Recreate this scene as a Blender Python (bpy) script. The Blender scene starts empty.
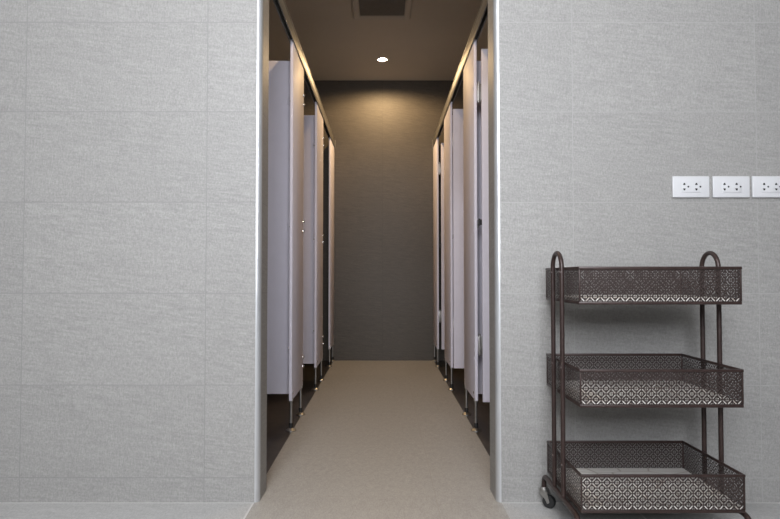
import bpy, bmesh, math, random
from mathutils import Vector, Matrix, geometry
random.seed(7)
C = bpy.context.scene.collection
S = bpy.context.scene
PI = math.pi

# ------------------------------------------------------------------ materials
def new_mat(name):
    m = bpy.data.materials.new(name); m.use_nodes = True
    nt = m.node_tree
    return m, nt, nt.nodes['Principled BSDF']

def N(nt, t, **kw):
    n = nt.nodes.new(t)
    for k, v in kw.items(): setattr(n, k, v)
    return n

def math_node(nt, op, a, b=None):
    n = N(nt, 'ShaderNodeMath', operation=op)
    for i, v in enumerate((a, b)):
        if v is None: continue
        if isinstance(v, (int, float)): n.inputs[i].default_value = v
        else: nt.links.new(v, n.inputs[i])
    return n.outputs[0]

def mixc(nt, fac, a, b, blend='MIX'):
    n = N(nt, 'ShaderNodeMix', data_type='RGBA', blend_type=blend)
    for idx, v in ((0, fac), (6, a), (7, b)):
        if isinstance(v, (int, float)): n.inputs[idx].default_value = v
        elif isinstance(v, tuple): n.inputs[idx].default_value = (*v, 1)
        else: nt.links.new(v, n.inputs[idx])
    return n.outputs[2]

def noise(nt, vec, scale, detail=3, rough=.55):
    n = N(nt, 'ShaderNodeTexNoise')
    n.inputs['Scale'].default_value = scale; n.inputs['Detail'].default_value = detail
    n.inputs['Roughness'].default_value = rough
    nt.links.new(vec, n.inputs['Vector'])
    return n.outputs['Fac']

def ramp(nt, v, lo, hi, a=0., b=1.):
    n = N(nt, 'ShaderNodeMapRange')
    nt.links.new(v, n.inputs[0])
    for i, x in enumerate((lo, hi, a, b)): n.inputs[i + 1].default_value = x
    return n.outputs[0]

def tile_mat(name, base, dark, light, grout, w, h, u0, v0, horiz=False, rough=.55, streak=(13, 120), bump=.12, contrast=1., gw=.0022):
    """rectangular stone tiles with a woven, streaky face; u,v picked from the surface's own orientation"""
    m, nt, b = new_mat(name)
    geo = N(nt, 'ShaderNodeNewGeometry')
    tc = N(nt, 'ShaderNodeTexCoord')
    sp = N(nt, 'ShaderNodeSeparateXYZ'); nt.links.new(tc.outputs['Object'], sp.inputs[0])
    sn = N(nt, 'ShaderNodeSeparateXYZ'); nt.links.new(geo.outputs['Normal'], sn.inputs[0])
    if horiz:
        u, v = sp.outputs[0], sp.outputs[1]
    else:
        side = math_node(nt, 'GREATER_THAN', math_node(nt, 'ABSOLUTE', sn.outputs[0]), .5)
        mx = N(nt, 'ShaderNodeMix'); nt.links.new(side, mx.inputs[0])
        nt.links.new(sp.outputs[0], mx.inputs[2]); nt.links.new(sp.outputs[1], mx.inputs[3])
        u, v = mx.outputs[0], sp.outputs[2]
    cu = math_node(nt, 'DIVIDE', math_node(nt, 'SUBTRACT', u, u0), w)
    cv = math_node(nt, 'DIVIDE', math_node(nt, 'SUBTRACT', v, v0), h)
    fu = math_node(nt, 'FRACT', cu); fv = math_node(nt, 'FRACT', cv)
    du = math_node(nt, 'MULTIPLY', math_node(nt, 'MINIMUM', fu, math_node(nt, 'SUBTRACT', 1., fu)), w)
    dv = math_node(nt, 'MULTIPLY', math_node(nt, 'MINIMUM', fv, math_node(nt, 'SUBTRACT', 1., fv)), h)
    d = math_node(nt, 'MINIMUM', du, dv)
    joint = ramp(nt, d, gw * .3, gw, 1., 0.)
    # per-tile offset so the streaks do not run through joints
    tid = N(nt, 'ShaderNodeCombineXYZ')
    nt.links.new(math_node(nt, 'FLOOR', cu), tid.inputs[0]); nt.links.new(math_node(nt, 'FLOOR', cv), tid.inputs[1])
    wn = N(nt, 'ShaderNodeTexWhiteNoise', noise_dimensions='3D'); nt.links.new(tid.outputs[0], wn.inputs['Vector'])
    uv = N(nt, 'ShaderNodeCombineXYZ'); nt.links.new(u, uv.inputs[0]); nt.links.new(v, uv.inputs[1])
    nt.links.new(math_node(nt, 'MULTIPLY', wn.outputs['Value'], 5.), uv.inputs[2])
    mp = N(nt, 'ShaderNodeMapping', vector_type='TEXTURE'); nt.links.new(uv.outputs[0], mp.inputs[0])
    mp.inputs['Rotation'].default_value = (0, 0, math.radians(-7))
    mp2 = N(nt, 'ShaderNodeMapping'); nt.links.new(mp.outputs[0], mp2.inputs[0])
    mp2.inputs['Scale'].default_value = (streak[0], streak[1], 1)
    st = noise(nt, mp2.outputs[0], 1., 4, .65)
    grain = noise(nt, uv.outputs[0], 170., 2, .7)
    cloud = noise(nt, uv.outputs[0], 3.5, 3, .5)
    mp3 = N(nt, 'ShaderNodeMapping'); nt.links.new(uv.outputs[0], mp3.inputs[0])
    mp3.inputs['Scale'].default_value = (900, 60, 1)
    warp = noise(nt, mp3.outputs[0], 1., 2, .5)
    c = mixc(nt, ramp(nt, st, .5 - .18 / contrast, .5 + .18 / contrast), dark, light)
    c = mixc(nt, ramp(nt, cloud, .3, .7, .25, .75), c, base)
    g = ramp(nt, math_node(nt, 'ADD', grain, warp), .72, 1.28, .82, 1.18)
    gc = N(nt, 'ShaderNodeCombineColor')
    for i in range(3): nt.links.new(g, gc.inputs[i])
    c = mixc(nt, 1., c, gc.outputs[0], 'MULTIPLY')
    tone = ramp(nt, wn.outputs['Value'], 0, 1, .975, 1.025)
    tcx = N(nt, 'ShaderNodeCombineColor')
    for i in range(3): nt.links.new(tone, tcx.inputs[i])
    c = mixc(nt, 1., c, tcx.outputs[0], 'MULTIPLY')
    c = mixc(nt, math_node(nt, 'MULTIPLY', joint, .8), c, grout)
    nt.links.new(c, b.inputs['Base Color'])
    b.inputs['Roughness'].default_value = rough
    hgt = math_node(nt, 'SUBTRACT', math_node(nt, 'ADD', math_node(nt, 'MULTIPLY', st, .7), math_node(nt, 'MULTIPLY', grain, .5)), math_node(nt, 'MULTIPLY', joint, 1.2))
    bp = N(nt, 'ShaderNodeBump'); bp.inputs['Strength'].default_value = bump; bp.inputs['Distance'].default_value = .002
    nt.links.new(hgt, bp.inputs['Height']); nt.links.new(bp.outputs[0], b.inputs['Normal'])
    return m

def plain_mat(name, col, rough=.5, metal=0., var=.06, scale=30., bump=0., spec=.5, stretch=(1, 1, 1)):
    m, nt, b = new_mat(name)
    tc = N(nt, 'ShaderNodeTexCoord')
    mp = N(nt, 'ShaderNodeMapping'); nt.links.new(tc.outputs['Object'], mp.inputs[0]); mp.inputs['Scale'].default_value = stretch
    n = noise(nt, mp.outputs[0], scale, 4, .6)
    a = tuple(max(0, x * (1 - var)) for x in col); c = tuple(min(1, x * (1 + var)) for x in col)
    nt.links.new(mixc(nt, ramp(nt, n, .3, .7), a, c), b.inputs['Base Color'])
    nt.links.new(ramp(nt, n, .3, .7, rough * .9, min(1, rough * 1.1)), b.inputs['Roughness'])
    b.inputs['Metallic'].default_value = metal
    b.inputs['Specular IOR Level'].default_value = spec
    if bump:
        bp = N(nt, 'ShaderNodeBump'); bp.inputs['Strength'].default_value = bump; bp.inputs['Distance'].default_value = .002
        nt.links.new(n, bp.inputs['Height']); nt.links.new(bp.outputs[0], b.inputs['Normal'])
    return m

def emit_mat(name, col, strength):
    m, nt, b = new_mat(name)
    b.inputs['Base Color'].default_value = (*col, 1)
    b.inputs['Emission Color'].default_value = (*col, 1)
    b.inputs['Emission Strength'].default_value = strength
    return m

GREY = dict(base=(.300, .292, .280), dark=(.242, .236, .227), light=(.34, .331, .317))
M = {}
M['tile_l'] = tile_mat('grey_linen_tile', **GREY, grout=(.235, .23, .224), w=.592, h=.2955, u0=-.577, v0=.078)
M['tile_r'] = tile_mat('grey_linen_tile_b', **GREY, grout=(.34, .333, .322), w=.598, h=.2955, u0=.615, v0=.078, gw=.002)
M['tile_in'] = tile_mat('dimmed_linen_tile', base=(.068, .058, .047), dark=(.045, .038, .03), light=(.09, .077, .062), grout=(.05, .043, .035), w=.6, h=.3, u0=-.012, v0=.076)  # grey linen tile again, corridor dimness and warmth painted into its colour
M['floor_beige'] = tile_mat('beige_floor_tile', base=(.335, .315, .288), dark=(.285, .268, .245), light=(.38, .357, .327), grout=(.30, .272, .235), w=.6, h=.6, u0=-.43, v0=.05, horiz=True, rough=.5, streak=(60, 25), bump=.15, gw=.0016)
M['floor_grey'] = tile_mat('grey_floor_tile', base=(.43, .423, .412), dark=(.37, .364, .354), light=(.48, .472, .46), grout=(.62, .60, .585), w=1.2, h=1.2, u0=-.418, v0=-.003, horiz=True, rough=.5, streak=(14, 70), bump=.12, gw=.005)
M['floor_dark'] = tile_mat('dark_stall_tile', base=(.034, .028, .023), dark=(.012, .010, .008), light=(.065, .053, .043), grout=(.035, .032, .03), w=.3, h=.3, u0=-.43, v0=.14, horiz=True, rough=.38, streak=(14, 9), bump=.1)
M['paint'] = plain_mat('ceiling_paint', (.58, .555, .515), .85, var=.02, scale=8, bump=.03)
M['room_paint'] = plain_mat('room_wall_paint', (.17, .167, .165), .8, var=.03, scale=6)
M['laminate'] = plain_mat('partition_laminate', (.745, .71, .79), .6, var=.02, scale=14, spec=.25)
M['laminate_edge'] = plain_mat('partition_dark_core', (.30, .295, .31), .5, var=.05, scale=40)
M['alu'] = plain_mat('brushed_rail_metal', (.19, .185, .175), .5, .55, var=.08, scale=20, stretch=(1, .02, 8), bump=.02)
M['chrome'] = plain_mat('bright_chrome', (.83, .83, .84), .13, 1., var=.03, scale=9, stretch=(1, 1, .5))
M['trim'] = plain_mat('polished_corner_metal', (.52, .525, .535), .36, .55, var=.05, scale=12, stretch=(3, 3, 1), bump=.25)
M['steel'] = plain_mat('foot_steel', (.42, .41, .395), .38, 1., var=.08, scale=60)
M['blackrub'] = plain_mat('black_rubber', (.018, .018, .018), .5, var=.1)
M['brown'] = plain_mat('brown_coated_metal', (.040, .024, .021), .38, .25, var=.22, scale=70, bump=.06)
M['brown_sheet'] = plain_mat('brown_coated_sheet', (.042, .029, .026), .42, .25, var=.18, scale=90)
M['white_plastic'] = plain_mat('white_switch_plastic', (.60, .60, .612), .4, var=.015, scale=20)
M['vent'] = plain_mat('vent_plastic', (.55, .53, .50), .6, var=.03)
M['vent_dark'] = plain_mat('vent_grille_grey', (.20, .195, .19), .6, var=.08)
M['lens'] = emit_mat('downlight_lens', (1., .86, .62), 60.)
M['panel'] = emit_mat('ceiling_panel_lens', (.96, .98, 1.), 4.)

def board_mat():
    m, nt, b = new_mat('pale_veined_board')
    tc = N(nt, 'ShaderNodeTexCoord')
    mp = N(nt, 'ShaderNodeMapping'); nt.links.new(tc.outputs['Object'], mp.inputs[0]); mp.inputs['Scale'].default_value = (4, 22, 4)
    n = noise(nt, mp.outputs[0], 1.6, 5, .6)
    mp2 = N(nt, 'ShaderNodeMapping'); nt.links.new(tc.outputs['Object'], mp2.inputs[0]); mp2.inputs['Scale'].default_value = (9, 16, 9)
    v = N(nt, 'ShaderNodeTexVoronoi', feature='DISTANCE_TO_EDGE'); v.inputs['Scale'].default_value = .9
    nt.links.new(mp2.outputs[0], v.inputs['Vector'])
    c = mixc(nt, ramp(nt, n, .35, .7), (.86, .83, .78), (.74, .70, .64))
    c = mixc(nt, ramp(nt, v.outputs['Distance'], .0, .035, .65, 0.), c, (.30, .22, .16))
    nt.links.new(c, b.inputs['Base Color']); b.inputs['Roughness'].default_value = .45
    return m
M['board'] = board_mat()

def glass_mat():
    m = bpy.data.materials.new('window_glass'); m.use_nodes = True; nt = m.node_tree; nt.nodes.clear()
    o = N(nt, 'ShaderNodeOutputMaterial'); t = N(nt, 'ShaderNodeBsdfTransparent'); g = N(nt, 'ShaderNodeBsdfGlossy'); x = N(nt, 'ShaderNodeMixShader')
    t.inputs[0].default_value = (.95, .97, .97, 1); g.inputs['Roughness'].default_value = .02; x.inputs[0].default_value = .06
    nt.links.new(t.outputs[0], x.inputs[1]); nt.links.new(g.outputs[0], x.inputs[2]); nt.links.new(x.outputs[0], o.inputs[0])
    return m
M['glass'] = glass_mat()

# ------------------------------------------------------------------ mesh helpers
def merge(bm, tmp, mi=0):
    for f in tmp.faces: f.material_index = mi
    me = bpy.data.meshes.new('tmp'); tmp.to_mesh(me); tmp.free()
    bm.from_mesh(me); bpy.data.meshes.remove(me)

def box(bm, lo, hi, bev=0., seg=2, mi=0):
    t = bmesh.new(); bmesh.ops.create_cube(t, size=1.)
    for v in t.verts: v.co = Vector([(lo[i] + hi[i]) / 2 + v.co[i] * (hi[i] - lo[i]) for i in range(3)])
    if bev: bmesh.ops.bevel(t, geom=list(t.edges), offset=bev, segments=seg, affect='EDGES', profile=.5)
    merge(bm, t, mi)

def tube(bm, pts, r, n=14, caps=True, mi=0):
    pts = [Vector(p) for p in pts]; t = bmesh.new(); rings = []
    d0 = (pts[1] - pts[0]).normalized()
    nrm = d0.orthogonal().normalized()
    for i, p in enumerate(pts):
        if i == 0: d = d0
        elif i == len(pts) - 1: d = (pts[i] - pts[i - 1]).normalized()
        else: d = ((pts[i] - pts[i - 1]).normalized() + (pts[i + 1] - pts[i]).normalized()).normalized()
        nrm = (nrm - d * nrm.dot(d)).normalized(); b = d.cross(nrm)
        rr = r[i] if isinstance(r, (list, tuple)) else r
        rings.append([t.verts.new(p + (nrm * math.cos(2 * PI * k / n) + b * math.sin(2 * PI * k / n)) * rr) for k in range(n)])
    for a, b in zip(rings, rings[1:]):
        for k in range(n): t.faces.new((a[k], a[(k + 1) % n], b[(k + 1) % n], b[k]))
    if caps: t.faces.new(rings[0][::-1]); t.faces.new(rings[-1])
    merge(bm, t, mi)

def lathe(bm, prof, c, axis='Z', n=20, mi=0):
    """prof: (radius, height) pairs along axis, closed at both ends when the radius is 0"""
    t = bmesh.new(); rings = []
    def pt(r, h, a):
        x, y = r * math.cos(a), r * math.sin(a)
        q = {'Z': (x, y, h), 'X': (h, x, y), 'Y': (x, h, y)}[axis]
        return Vector(c) + Vector(q)
    for r, h in prof:
        if r < 1e-6: rings.append([t.verts.new(pt(0, h, 0))])
        else: rings.append([t.verts.new(pt(r, h, 2 * PI * k / n)) for k in range(n)])
    for a, b in zip(rings, rings[1:]):
        for k in range(n):
            vs = [a[k % len(a)], a[(k + 1) % len(a)], b[(k + 1) % len(b)], b[k % len(b)]]
            u = []
            for v in vs:
                if v not in u: u.append(v)
            if len(u) >= 3: t.faces.new(u)
    bmesh.ops.recalc_face_normals(t, faces=list(t.faces))
    merge(bm, t, mi)

def arc(c, r, a0, a1, n, plane='YZ', x=0.):
    out = []
    for i in range(n + 1):
        a = math.radians(a0 + (a1 - a0) * i / n)
        out.append((x, c[0] + r * math.cos(a), c[1] + r * math.sin(a)))
    return out

def obj(name, bm, mats, parent=None, smooth=True, recalc=True):
    me = bpy.data.meshes.new(name)
    if recalc: bmesh.ops.recalc_face_normals(bm, faces=list(bm.faces))
    bm.to_mesh(me); bm.free()
    for m in (mats if isinstance(mats, (list, tuple)) else [mats]): me.materials.append(M[m])
    if smooth:
        me.shade_smooth(); me.set_sharp_from_angle(angle=math.radians(35))
    o = bpy.data.objects.new(name, me); C.objects.link(o)
    if parent:
        o.parent = parent
    return o

def thing(name, label, cat, loc=(0, 0, 0), group=None):
    o = bpy.data.objects.new(name, None); C.objects.link(o); o.location = loc
    o.empty_display_size = .1
    o['label'] = label; o['category'] = cat
    if group: o['group'] = group
    return o

def tag(o, label, cat, group=None):
    o['label'] = label; o['category'] = cat
    if group: o['group'] = group
    return o

def struct(name, bm, mats, parent=None, label=None):
    o = obj(name, bm, mats, parent)
    if parent is None: o['kind'] = 'structure'
    if label: o['label'] = label
    return o

def at(o, loc):
    o.location = loc; return o

def dup(root, loc, label, group=None):
    r = root.copy(); C.objects.link(r); r.location = loc; r['label'] = label
    if group: r['group'] = group
    for ch in list(root.children):
        c = ch.copy(); C.objects.link(c); c.parent = r
        for g in list(ch.children):
            d = g.copy(); C.objects.link(d); d.parent = c
    return r

# ------------------------------------------------------------------ dimensions (metres)
XL, XR = -.43, .425            # corridor faces of the partitions
JL, JR = -.3995, .3605           # jambs of the opening
TR = .0158                     # corner trim radius
WT = .115                       # wall thickness
YB = 3.192                     # corridor end wall
HC = 2.425                     # corridor ceiling
XS = 1.66                      # stall outer walls
RX0, RX1, RY, RH = -2.2, 1.34, -2.8, 2.75
OH = 1.95                      # opening height

# ------------------------------------------------------------------ setting
bm = bmesh.new(); box(bm, (RX0, RY, -.1), (JL - TR, 0, 0)); box(bm, (JR + TR, RY, -.1), (RX1, 0, 0))
struct('floor', bm, 'floor_grey', label='grey tiled floor of the outer room')
bm = bmesh.new(); box(bm, (JL - TR, RY, -.1), (JR + TR, 0, 0)); box(bm, (XL, 0, -.1), (XR, YB, 0)); struct('floor_corridor', bm, 'floor_beige', label='beige textured floor tile running into the corridor')
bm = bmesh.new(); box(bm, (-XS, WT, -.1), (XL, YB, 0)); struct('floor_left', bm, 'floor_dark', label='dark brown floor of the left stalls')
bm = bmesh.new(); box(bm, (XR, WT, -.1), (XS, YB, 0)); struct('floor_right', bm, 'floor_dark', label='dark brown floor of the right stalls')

def front_wall(side):
    bm = bmesh.new()
    if side < 0:
        box(bm, (RX0, 0, 0), (JL - TR, WT, RH)); box(bm, (JL - TR, TR, 0), (JL, WT, RH))
    else:
        box(bm, (JR + TR, 0, 0), (XS + .1, WT, RH)); box(bm, (JR, TR, 0), (JR + TR, WT, RH))
    return bm
struct('wall_front_left', front_wall(-1), 'tile_l', label='grey linen textured tile wall left of the opening')
struct('wall_front_right', front_wall(1), 'tile_r', label='grey linen textured tile wall right of the opening')
bm = bmesh.new(); box(bm, (JL, 0, OH), (JR, WT, RH)); struct('wall_front_lintel', bm, 'tile_l')
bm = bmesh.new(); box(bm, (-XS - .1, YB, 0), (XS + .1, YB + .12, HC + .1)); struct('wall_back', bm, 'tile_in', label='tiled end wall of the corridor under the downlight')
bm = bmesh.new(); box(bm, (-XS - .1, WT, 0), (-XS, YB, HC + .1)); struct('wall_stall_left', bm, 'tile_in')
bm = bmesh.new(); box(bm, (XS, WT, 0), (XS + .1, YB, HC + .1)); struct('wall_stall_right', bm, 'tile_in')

# corridor ceiling with cut-outs for the downlights
LAMPS = [(-.012, 2.69), (-.012, .36)]
LR = .039
def ceiling():
    bm = bmesh.new()
    outer = [Vector((-XS, WT, 0)), Vector((XS, WT, 0)), Vector((XS, YB, 0)), Vector((-XS, YB, 0))]
    loops = [outer]
    for x, y in LAMPS:
        loops.append([Vector((x + LR * math.cos(2 * PI * k / 32), y + LR * math.sin(2 * PI * k / 32), 0)) for k in range(32)])
    pts = [p for l in loops for p in l]
    tr = geometry.tessellate_polygon(loops)
    vs = [bm.verts.new((p.x, p.y, HC)) for p in pts]
    for t in tr: bm.faces.new([vs[i] for i in t])
    bm.normal_update()
    ext = bmesh.ops.extrude_face_region(bm, geom=list(bm.faces))
    for v in [g for g in ext['geom'] if isinstance(g, bmesh.types.BMVert)]: v.co.z += .1
    return bm
struct('ceiling_corridor', ceiling(), 'paint', label='dim painted ceiling of the corridor')

# outer room: back and side walls, ceiling, window behind the camera
bm = bmesh.new(); box(bm, (RX0 - .1, RY, 0), (RX0, WT, RH)); struct('wall_left', bm, 'room_paint')
bm = bmesh.new(); box(bm, (RX1, RY, 0), (RX1 + .1, -.0005, RH)); struct('wall_right', bm, 'room_paint')
WX0, WX1, WZ0, WZ1 = -.75, .62, 1.08, 2.3
bm = bmesh.new()
box(bm, (RX0 - .1, RY - .15, 0), (WX0, RY, RH)); box(bm, (WX1, RY - .15, 0), (RX1 + .1, RY, RH))
box(bm, (WX0, RY - .15, 0), (WX1, RY, WZ0)); box(bm, (WX0, RY - .15, WZ1), (WX1, RY, RH))
struct('wall_rear', bm, 'room_paint')
bm = bmesh.new(); box(bm, (RX0 - .1, RY - .15, RH), (RX1 + .1, WT, RH + .1)); struct('ceiling', bm, 'paint')
w = bpy.data.objects.new('window_1', None); C.objects.link(w); w['kind'] = 'structure'
bm = bmesh.new(); f = .05; y0, y1 = RY - .1, RY - .04
box(bm, (WX0, y0, WZ0), (WX1, y1, WZ0 + f), .004); box(bm, (WX0, y0, WZ1 - f), (WX1, y1, WZ1), .004)
for k in range(4):
    x = WX0 + (WX1 - WX0 - f) * k / 3
    box(bm, (x, y0, WZ0 + f), (x + f, y1, WZ1 - f), .004)
obj('window_frame', bm, 'white_plastic', w)
bm = bmesh.new(); box(bm, (WX0 + f, RY - .073, WZ0 + f), (WX1 - f, RY - .067, WZ1 - f)); obj('window_pane', bm, 'glass', w)

# chrome corner trims
def corner_trim(cx, cy, sx, z0, z1):
    """quarter-round bead, convex to the room, from the wall face to the jamb face"""
    bm = bmesh.new(); n = 10
    prof = [(cx, cy)] + [(cx + sx * TR * math.cos(math.radians(a)), cy - TR * math.sin(math.radians(a))) for a in [90 * k / n for k in range(n + 1)]]
    lo = [bm.verts.new((x, y, z0)) for x, y in prof]; hi = [bm.verts.new((x, y, z1)) for x, y in prof]
    m = len(prof)
    for k in range(m): bm.faces.new((lo[k], lo[(k + 1) % m], hi[(k + 1) % m], hi[k]))
    bm.faces.new(lo[::-1]); bm.faces.new(hi)
    return bm
struct('trim_1', corner_trim(JL - TR, TR, 1, 0, OH), 'trim', label='chrome corner bead on the left edge of the opening')
struct('trim_2', corner_trim(JR + TR, TR, -1, 0, OH), 'trim', label='chrome corner bead on the right edge of the opening')

# ------------------------------------------------------------------ toilet partitions
PT = .014                       # panel thickness
PZ0, PZ1 = .142, 1.848
PIL = [(.862, 1.235), (1.865, 2.255), (2.83, YB - .004)]
def foot(parent, x, y, s):
    """adjustable pilaster foot: clamp, threaded rod, black sleeve, floor flange"""
    bm = bmesh.new()
    tube(bm, [(x, y, .012), (x, y, .165)], .0065, 12)
    lathe(bm, [(0, 0), (.024, 0), (.024, .004), (.013, .011), (.0085, .014), (0, .014)], (x, y, 0))
    f = obj('foot', bm, 'steel', parent)
    bm = bmesh.new(); lathe(bm, [(.0064, .014), (.0095, .014), (.0095, .036), (.0064, .036)], (x, y, 0)); obj('sleeve', bm, 'blackrub', f)
    bm = bmesh.new()
    box(bm, (x - .0088, y - .012, .136), (x + .0088, y + .012, .152), .0012)
    obj('shoe', bm, 'steel', f)
    bm = bmesh.new(); bolt(bm, x + s * PT / 2, y, .178, s, .0065, .006); obj('bolt', bm, 'chrome', f)

def bolt(bm, x, y, z, s, r=.008, h=.009):
    lathe(bm, [(0, 0), (r, 0), (r, h * .45), (r * .7, h * .9), (0, h)] if s > 0 else [(0, 0), (r, 0), (r, -h * .45), (r * .7, -h * .9), (0, -h)], (x, y, z), 'X', 14)

HB = [(1.664, .988, .274), (1.672, .988, .278)]
def pilaster(side, i, label):
    y0, y1 = PIL[i]; face = XL if side < 0 else XR
    s = -side                                     # direction that faces the corridor
    xb = face + side * PT
    lo, hi = min(face, xb), max(face, xb)
    yc = (y0 + y1) / 2
    t = thing('partition_pilaster', label, 'partition panel', ((lo + hi) / 2, yc, 0), 'corridor partition panels')
    bm = bmesh.new(); box(bm, (-PT / 2, y0 - yc, PZ0), (PT / 2, y1 - yc, PZ1), .0022, 2); obj('panel', bm, 'laminate', t)
    ys = [y0 - yc + .022, y1 - yc - .03]
    for y in ys: foot(t, 0, y, s)
    if side < 0 and i < 2:
        for zc in HB[i]:
            for dz in (-.0245, .0245):
                bm = bmesh.new(); bolt(bm, s * PT / 2, y1 - yc - .012, zc + dz, s); obj('hinge_bolt', bm, 'chrome', t)
    if side > 0:
        for zc in (1.6, .96, .36):
            for dz in (-.02, .02):
                bm = bmesh.new(); bolt(bm, s * PT / 2, y0 - yc + .014, zc + dz, s, .005, .003); obj('hinge_bolt', bm, 'laminate', t)
    return t
LBL = [('warm white partition panel on the left, nearest the opening, above its own two feet',
        'second warm white partition panel along the left row, behind the nearest',
        'farthest left partition panel, a thin strip against the corridor end wall'),
       ('warm white partition panel on the right, nearest the opening, above its own two feet',
        'second warm white partition panel along the right row, behind the nearest',
        'farthest right partition panel, a thin strip against the corridor end wall')]
for i in range(3):
    pilaster(-1, i, LBL[0][i]); pilaster(1, i, LBL[1][i])

# dividers between the stalls
def divider(side, y, label):
    x0 = .449; x1 = XS - .004
    a, b = (side * x1, side * x0) if side < 0 else (x0, x1)
    t = thing('stall_divider', label, 'stall divider', (side * x0, y, 0), 'stall dividers')
    bm = bmesh.new(); box(bm, (a - side * x0, -PT / 2, PZ0), (b - side * x0, PT / 2, 1.806), .002); obj('panel', bm, 'laminate', t)
    for z in (.36, .97, 1.6):
        bm = bmesh.new()
        box(bm, (0 if side > 0 else -.035, -PT / 2 - .002, z - .018), (.035 if side > 0 else 0, -PT / 2, z + .018), .0008)
        br = obj('bracket', bm, 'laminate', t)
        bm = bmesh.new(); lathe(bm, [(0, -.006), (.004, -.0055), (.0055, -.004), (.0055, -.0018), (0, -.0018)], (side * .018, -PT / 2, z), 'Y', 12); obj('screw', bm, 'steel', br)
    return t
divider(-1, 1.035, 'pale lavender stall divider facing the camera behind the nearest left panel')
divider(-1, 2.045, 'pale lavender stall divider farther down the left side, behind the second panel')
divider(1, 1.035, 'stall divider glimpsed through the hinge gap of the nearest right door')
divider(1, 2.045, 'stall divider farther down the right side, behind the second right door')

# right-hand doors, swung inwards and hanging from the near edge of each panel
def door(y, label, gap=True):
    t = thing('stall_door', label, 'stall door', (XR, y, 0), 'open stall doors on the right')
    x0 = .032 if gap else .0152; x1 = x0 + .568; yf = -.012; z0, z1 = .142, 1.792
    bm = bmesh.new(); box(bm, (x0, yf - PT, z0), (x1, yf, z1), .0022); obj('panel', bm, 'laminate', t)
    for z, m in ((1.588, 'steel'), (.976, 'blackrub'), (.405, 'steel')):
        bm = bmesh.new(); h = .05 if m == 'steel' else .016
        if not gap:                                 # butt hinge folded behind the leaf
            tube(bm, [(.0205, yf + .0055, z - h), (.0205, yf + .0055, z + h)], .0055, 12)
            box(bm, (.0205, yf - .0002, z - h * .8), (.05, yf + .002, z + h * .8), .0006)
            box(bm, (.0142, yf + .0035, z - h * .8), (.0172, .05, z + h * .8), .0006)
            hg = obj('hinge', bm, m, t)
            continue
        tube(bm, [(.020, yf - PT * .5, z - h), (.020, yf - PT * .5, z + h)], .0055, 12)
        box(bm, (.020, yf - PT * .5 - .0015, z - h * .8), (x0 + .001, yf - PT * .5 + .0015, z + h * .8), .0006)
        box(bm, (.0142, -.0135, z - h * .8), (.0172, .05, z + h * .8), .0006)
        box(bm, (.0142, yf - PT * .5 - .004, z - h * .8), (.021, yf - PT * .5 + .004, z + h * .8), .0006)
        hg = obj('hinge', bm, m, t)
        if m == 'blackrub': hg['label'] = 'black middle hinge'
    bm = bmesh.new(); box(bm, (x1 - .07, yf - PT - .014, .95), (x1 - .02, yf - PT + .0005, 1.03), .004)
    lathe(bm, [(0, -.03), (.011, -.028), (.012, -.013), (0, -.012)], (x1 - .045, yf - PT, .99), 'Y', 16)
    obj('latch', bm, 'chrome', t)
    return t
d0 = door(PIL[0][0], 'pale stall door swung open just inside the right edge of the opening')
door(PIL[1][0], 'middle open stall door on the right, between the first and second panels', False)
dup(d0, (XR, PIL[2][0], 0), 'farthest open stall door on the right, beside the end strip of panel')

# header rails along the panel tops
def rail(side, label):
    face = XL if side < 0 else XR; s = -side
    z0, z1 = 1.834, 1.9
    x0, x1 = face + s * .004, face + side * (PT + .004)
    lo, hi = min(x0, x1) , max(x0, x1)
    xc = (lo + hi) / 2
    t = thing('header_rail', label, 'rail', (xc, WT, 0), 'header rails')
    hw = (hi - lo) / 2; L = YB - WT
    bm = bmesh.new()                                # inverted channel with a rolled upper bead
    box(bm, (-hw - .001, .001, z0), (-PT / 2 - .0002, L - .001, z1 - .012), .0008)
    box(bm, (PT / 2 + .0002, .001, z0), (hw + .001, L - .001, z1 - .012), .0008)
    box(bm, (-hw - .003, .001, z1 - .014), (hw + .003, L - .001, z1), .004, 3)
    obj('rail', bm, 'alu', t)
    for ya, yb in ((.0003, .006), (L - .006, L - .0003)):
        bm = bmesh.new(); box(bm, (-hw - .005, ya, z0 - .006), (hw + .005, yb, z1 + .004), .002)
        obj('wall_bracket', bm, 'alu', t)
rail(-1, 'brushed metal header rail along the top of the left panels')
rail(1, 'brushed metal header rail along the top of the right panels')

# ------------------------------------------------------------------ ceiling fittings
t = thing('ceiling_vent', 'square exhaust vent with dark grille set in the corridor ceiling', 'vent', (-.012, 1.745, HC))
bm = bmesh.new()
def frame_ring(bm, prof, rad=.03, n=6):
    """prof: (half-size, z) pairs swept round a rounded square"""
    rings = []
    for hs, z in prof:
        ring = []
        r = min(rad, hs * .9)
        for q, (sx, sy) in enumerate(((1, 1), (-1, 1), (-1, -1), (1, -1))):
            for k in range(n + 1):
                a = math.radians(90 * q + 90 * k / n)
                ring.append(bm.verts.new((sx * (hs - r) + r * math.cos(a), sy * (hs - r) + r * math.sin(a), z)))
        rings.append(ring)
    m = len(rings[0])
    for a, b in zip(rings, rings[1:]):
        for k in range(m): bm.faces.new((a[k], a[(k + 1) % m], b[(k + 1) % m], b[k]))
frame_ring(bm, [(.188, -.0003), (.187, -.012), (.178, -.02), (.155, -.018), (.146, -.012), (.143, -.004), (.143, -.0003)], .012)
obj('frame', bm, 'vent', t)
bm = bmesh.new(); box(bm, (-.143, -.143, -.004), (.143, .143, -.0006))
for k in range(19):
    y = -.135 + .015 * k
    box(bm, (-.141, y - .0045, -.011), (.141, y + .0045, -.0035), .0015, 1)
obj('grille', bm, 'vent_dark', t)

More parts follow.
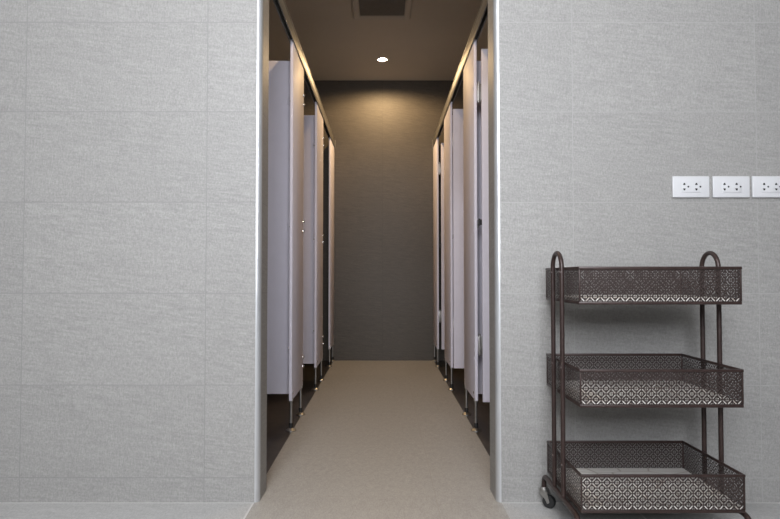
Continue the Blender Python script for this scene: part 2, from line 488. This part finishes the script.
def downlight(x, y, label, power):
    t = thing('downlight', label, 'light', (x, y, HC), 'recessed corridor downlights')
    bm = bmesh.new()
    lathe(bm, [(LR - .001, .0), (LR + .012, -.0003), (LR + .011, -.003), (LR - .001, -.004), (LR - .004, -.002), (LR - .006, .02), (LR - .012, .03), (LR - .0125, .031), (LR - .002, .031), (LR - .001, .0)], (0, 0, 0), 'Z', 32)
    obj('bezel', bm, 'white_plastic', t)
    bm = bmesh.new(); lathe(bm, [(0, .012), (LR - .01, .014), (LR - .012, .026), (0, .026)], (0, 0, 0), 'Z', 32)
    obj('lens', bm, 'lens', t)
    L = bpy.data.lights.new('downlight_bulb', 'SPOT'); L.color = (1., .675, .345); L.energy = power
    L.spot_size = math.radians(168); L.spot_blend = .35; L.shadow_soft_size = .025
    lo = bpy.data.objects.new('downlight_bulb', L); C.objects.link(lo); lo.location = (x, y, HC - .008)
downlight(*LAMPS[0], 'small glowing warm downlight in the ceiling before the end wall', 47)
downlight(*LAMPS[1], 'warm downlight in the corridor ceiling just inside the opening, nearer than the vent', 15)

# ------------------------------------------------------------------ socket outlets
def outlet(x, label):
    PWd, PHt = .1195, .0695
    t = thing('power_outlet', label, 'power outlet', (x, 0, 1.0135), 'white double socket outlets')
    bm = bmesh.new()
    box(bm, (-PWd / 2, -.0095, -PHt / 2), (PWd / 2, -.0002, PHt / 2), .0028, 3)
    obj('cover_plate', bm, 'white_plastic', t)
    bm = bmesh.new(); box(bm, (-.031, -.0112, -.0185), (.031, -.0092, .0185), .0008); ins = obj('socket_insert', bm, 'white_plastic', t)
    for cx in (-.0235, .0155):
        for z, q in ((.0085, 1), (-.0085, -1)):       # combined flat and round pin holes
            bm = bmesh.new()
            lathe(bm, [(0, -.0004), (.003, -.0004), (.003, .002), (0, .002)], (cx, -.0112, z + q * .0008), 'Y', 12)
            box(bm, (cx - .004, -.0115, z - q * .0016 - .0014), (cx + .004, -.0095, z - q * .0016 + .0014), .0003)
            obj('pin_hole', bm, 'blackrub', ins)['label'] = 'dark pin hole'
        bm = bmesh.new()
        lathe(bm, [(0, -.0004), (.003, -.0004), (.003, .002), (0, .002)], (cx + .0128, -.0112, 0), 'Y', 12)
        obj('pin_hole', bm, 'blackrub', ins)['label'] = 'dark pin hole'
outlet(.9940, 'white double socket outlet on the tile wall, leftmost of the three')
outlet(1.1240, 'white double socket outlet in the middle of the row of three')
outlet(1.2520, 'white double socket outlet cut by the right edge of the photo')

# ------------------------------------------------------------------ trolley
TX0, TX1, TY0, TY1 = .512, .940, -.362, -.042
tr = thing('storage_trolley', 'dark brown three-tier metal trolley with lattice trays standing by the tile wall', 'trolley', ((TX0 + TX1) / 2, (TY0 + TY1) / 2, 0))
OX, OY = (TX0 + TX1) / 2, (TY0 + TY1) / 2
W2, D2 = (TX1 - TX0) / 2, (TY1 - TY0) / 2
TH = .1                          # tray height

def lattice(width, height, pitch, th=.0004):
    """perforated sheet in the u,v plane: diagonal slits on a diamond net with a crossed round hole in each diamond"""
    n = round(width / pitch); m = max(1, round(height / pitch))
    px, py = width / n, height / m; a, b = px / 2, py / 2
    ln = math.hypot(a, b); nx, ny = b / ln, a / ln        # outward normal of the diamond edge
    hw = .0016; t0, t1 = .09, .91
    def e(t, off): return (a * (1 - t) - nx * off, b * t - ny * off)
    outer = [(0, 0), (a, 0), e(t0, 0), e(t0 + .08, hw), e(t1 - .08, hw), e(t1, 0), (0, b)]
    g = .0007; R = min(a, b) * .38
    hole = [(g, g)]
    a0 = math.asin(g / R)
    for k in range(6):
        an = a0 + (PI / 2 - 2 * a0) * k / 5
        hole.append((R * math.cos(an), R * math.sin(an)))
    pts = outer + hole
    tris = geometry.tessellate_polygon([[Vector((*p, 0)) for p in outer], [Vector((*p, 0)) for p in hole]])
    no = len(outer); nh = len(hole)
    walls = [(k, k + 1) for k in range(2, 5)] + [(no + k, no + (k + 1) % nh) for k in range(nh)]
    V, Fc = [], []
    def quad(cx, cy, sx, sy):
        base = len(V)
        for z in (-th / 2, th / 2): V.extend((cx + sx * p[0], cy + sy * p[1], z) for p in pts)
        k = len(pts)
        for t in tris:
            Fc.append(tuple(base + i for i in t)); Fc.append(tuple(base + k + i for i in t[::-1]))
        for i, j in walls: Fc.append((base + i, base + j, base + k + j, base + k + i))
    cen = [(i * px, j * py) for i in range(n + 1) for j in range(m + 1)] + [((i + .5) * px, (j + .5) * py) for i in range(n) for j in range(m)]
    for cx, cy in cen:
        for sx in (-1, 1):
            for sy in (-1, 1):
                if -1e-6 <= cx + sx * a <= width + 1e-6 and -1e-6 <= cy + sy * b <= height + 1e-6: quad(cx, cy, sx, sy)
    return V, Fc

RIM = .008
def lat_mesh(width, height, name, place):
    V, Fc = lattice(width, height, .0267)
    me = bpy.data.meshes.new(name); me.from_pydata([place(*v) for v in V], [], Fc); me.update()
    me.materials.append(M['brown_sheet']); return me
ih = TH - 2 * RIM + .002
zb = RIM - .001
panels = [lat_mesh(2 * W2 - .006, ih, 'front_panel', lambda u, v, w: (-W2 + .003 + u, -D2 + .002 + w, zb + v)),
          lat_mesh(2 * W2 - .006, ih, 'rear_panel', lambda u, v, w: (-W2 + .003 + u, D2 - .002 + w, zb + v)),
          lat_mesh(2 * D2 - .006, ih, 'side_panel', lambda u, v, w: (-W2 + .002 + w, -D2 + .003 + u, zb + v)),
          lat_mesh(2 * D2 - .006, ih, 'side_panel', lambda u, v, w: (W2 - .002 + w, -D2 + .003 + u, zb + v))]

def tray_frame():
    bm = bmesh.new(); t = .0045
    for z0, z1, e in ((0, RIM, 0.), (TH - RIM, TH, .001)):
        box(bm, (-W2 - e, -D2 - e, z0), (W2 + e, -D2 + t, z1), .0016); box(bm, (-W2 - e, D2 - t, z0), (W2 + e, D2 + e, z1), .0016)
        box(bm, (-W2 - e, -D2 + t, z0), (-W2 + t, D2 - t, z1), .0016); box(bm, (W2 - t, -D2 + t, z0), (W2 + e, D2 - t, z1), .0016)
    for sx in (-1, 1):
        for sy in (-1, 1):
            x, y = sx * (W2 - .0022), sy * (D2 - .0022)
            box(bm, (x - .0022, y - .0022, RIM), (x + .0022, y + .0022, TH - RIM), .0008)
    box(bm, (-W2 + .004, -D2 + .004, .002), (W2 - .004, D2 - .004, .0084), .0006)
    return bm
proto = obj('tray', tray_frame(), 'brown'); proto.parent = tr
bm = bmesh.new(); box(bm, (-W2 + .0047, -D2 + .0047, .0085), (W2 - .0047, D2 - .0047, .0158), .0008)
base0 = obj('tray_base', bm, 'board', proto); base0['label'] = 'pale veined board lining the tray'
kids = [base0]
for me in panels:
    o = bpy.data.objects.new(me.name.split('.')[0], me); C.objects.link(o); o.parent = proto; kids.append(o)
TZ = [.650, .381, .1085]
proto.location = (0, 0, TZ[0])
for z in TZ[1:]:
    c = proto.copy(); C.objects.link(c); c.parent = tr; c.location = (0, 0, z)
    for k in kids:
        d = k.copy(); C.objects.link(d); d.parent = c

TRD = .0066
FX = {-1: -W2 - .0082, 1: W2 + .0082}
for s in (-1, 1):
    x = FX[s]; ya, yb = -.15 - OY, -.238 - OY; yc = (ya + yb) / 2; r = (ya - yb) / 2
    bm = bmesh.new()
    pts = [(x, ya, .105)] + [(x, ya, z) for z in (.2, .35, .5, .62, .70)] + arc((yc, .748), r, 0, 180, 16, x=x) + [(x, yb, z) for z in (.70, .62, .5, .35, .2)] + [(x, yb, .105)]
    tube(bm, pts, TRD)
    fr = obj('handle_frame', bm, 'brown', tr)
    for z in (.735, .466, .194):
        for y in (ya, yb):
            bm = bmesh.new()                        # screws that pin the trays to the uprights
            lathe(bm, [(0, -.0085), (.0042, -.0078), (.0055, -.005), (.0055, .0042), (0, .0042)] if s < 0 else [(0, .0085), (.0042, .0078), (.0055, .005), (.0055, -.0042), (0, -.0042)], (x, y, z), 'X', 12)
            obj('screw', bm, 'brown', fr)
    # floor rail bent down to a caster at each end
    yr, yf = -.034 - OY, -.374 - OY; zr = .099; br = .026
    pts = [(x, yr, .058), (x, yr, zr - br)] + arc((yr - br, zr - br), br, 0, 90, 8, x=x)[1:] + \
          [(x, yr - .1, zr), (x, (yr + yf) / 2, zr), (x, yf + .1, zr)] + arc((yf + .036, zr - .036), .036, 90, 180, 8, x=x) + [(x, yf, .058)]
    bm = bmesh.new(); tube(bm, pts, .0074); obj('floor_rail', bm, 'brown', tr)

def caster(x, y, ang):
    """swivel caster: collar and fork in bright metal, black wheel between the cheeks"""
    bm = bmesh.new()
    lathe(bm, [(0, .049), (.012, .049), (.0145, .052), (.0145, .058), (.010, .063), (0, .063)], (0, 0, 0), 'Z', 18)
    for sx in (-1, 1):                               # cheeks sweep down and back to the axle
        prof = [(-.012, .051), (.013, .051), (.017, .038), (.0205, .0195), (.014, .0165), (.006, .030), (-.008, .042)]
        t = bmesh.new()
        lo = [t.verts.new((sx * .0112, p[0], p[1])) for p in prof]; hi = [t.verts.new((sx * .0130, p[0], p[1])) for p in prof]
        k = len(prof)
        for i in range(k): t.faces.new((lo[i], lo[(i + 1) % k], hi[(i + 1) % k], hi[i]))
        t.faces.new(lo[::-1]); t.faces.new(hi); merge(bm, t)
    box(bm, (-.013, -.012, .0485), (.013, .014, .051), .0008)
    tube(bm, [(-.0145, .016, .0198), (.0145, .016, .0198)], .0035, 10)
    f = obj('caster', bm, 'steel', tr)
    bm = bmesh.new()
    lathe(bm, [(0, -.009), (.014, -.009), (.018, -.0085), (.0198, -.006), (.0198, .006), (.018, .0085), (.014, .009), (0, .009)], (0, .016, .0198), 'X', 28)
    obj('wheel', bm, 'blackrub', f)
    f.location = (x, y, 0); f.rotation_euler = (0, 0, ang)
yr, yf = -.034 - OY, -.374 - OY
caster(FX[-1], yr, math.radians(-125)); caster(FX[1], yr, math.radians(110))
caster(FX[-1], yf, math.radians(200)); caster(FX[1], yf, math.radians(160))

# ------------------------------------------------------------------ room lights
def ceiling_panel(x, y, label, e):
    t = thing('ceiling_light', label, 'light', (x, y, RH), 'room ceiling lights')
    bm = bmesh.new()
    for lo, hi in (((-.31, -.31), (.31, -.29)), ((-.31, .29), (.31, .31)), ((-.31, -.29), (-.29, .29)), ((.29, -.29), (.31, .29))):
        box(bm, (*lo, -.03), (*hi, -.0003), .002)
    obj('frame', bm, 'white_plastic', t)
    bm = bmesh.new(); box(bm, (-.289, -.289, -.02), (.289, .289, -.0003), .001); obj('diffuser', bm, 'panel', t)
    L = bpy.data.lights.new('ceiling_light_lamp', 'AREA'); L.shape = 'SQUARE'; L.size = .56; L.energy = e; L.color = (.97, .985, 1.)
    o = bpy.data.objects.new('ceiling_light_lamp', L); C.objects.link(o); o.location = (x, y, RH - .035)
ceiling_panel(-.45, -2.05, 'square ceiling light of the outer room, left of the camera', 32)

L = bpy.data.lights.new('window_daylight', 'AREA'); L.shape = 'RECTANGLE'; L.size = WX1 - WX0 - .1; L.size_y = WZ1 - WZ0 - .1
L.energy = 134; L.color = (.975, .97, 1.035)
o = bpy.data.objects.new('window_daylight', L); C.objects.link(o); o.location = ((WX0 + WX1) / 2, RY - .16, (WZ0 + WZ1) / 2); o.rotation_euler = (PI / 2, 0, 0)
# faces +y (into the room)

wd = bpy.data.worlds.new('World'); S.world = wd; wd.use_nodes = True
wd.node_tree.nodes['Background'].inputs[0].default_value = (.92, .95, 1., 1); wd.node_tree.nodes['Background'].inputs[1].default_value = .6

# ------------------------------------------------------------------ camera
cam = bpy.data.cameras.new('camera'); cam.sensor_width = 36; cam.lens = 593 * 36 / 780
cam.shift_x = 6 / 780; cam.clip_start = .05
co = bpy.data.objects.new('camera', cam); C.objects.link(co); co.location = (0, -1.92, .725)
co.rotation_euler = (PI / 2 + math.radians(1.594), 0, 0)
S.camera = co
S.view_settings.view_transform = 'Standard'; S.view_settings.look = 'None'
S.view_settings.exposure = .06; S.view_settings.gamma = 1; S.view_settings.use_curve_mapping = False
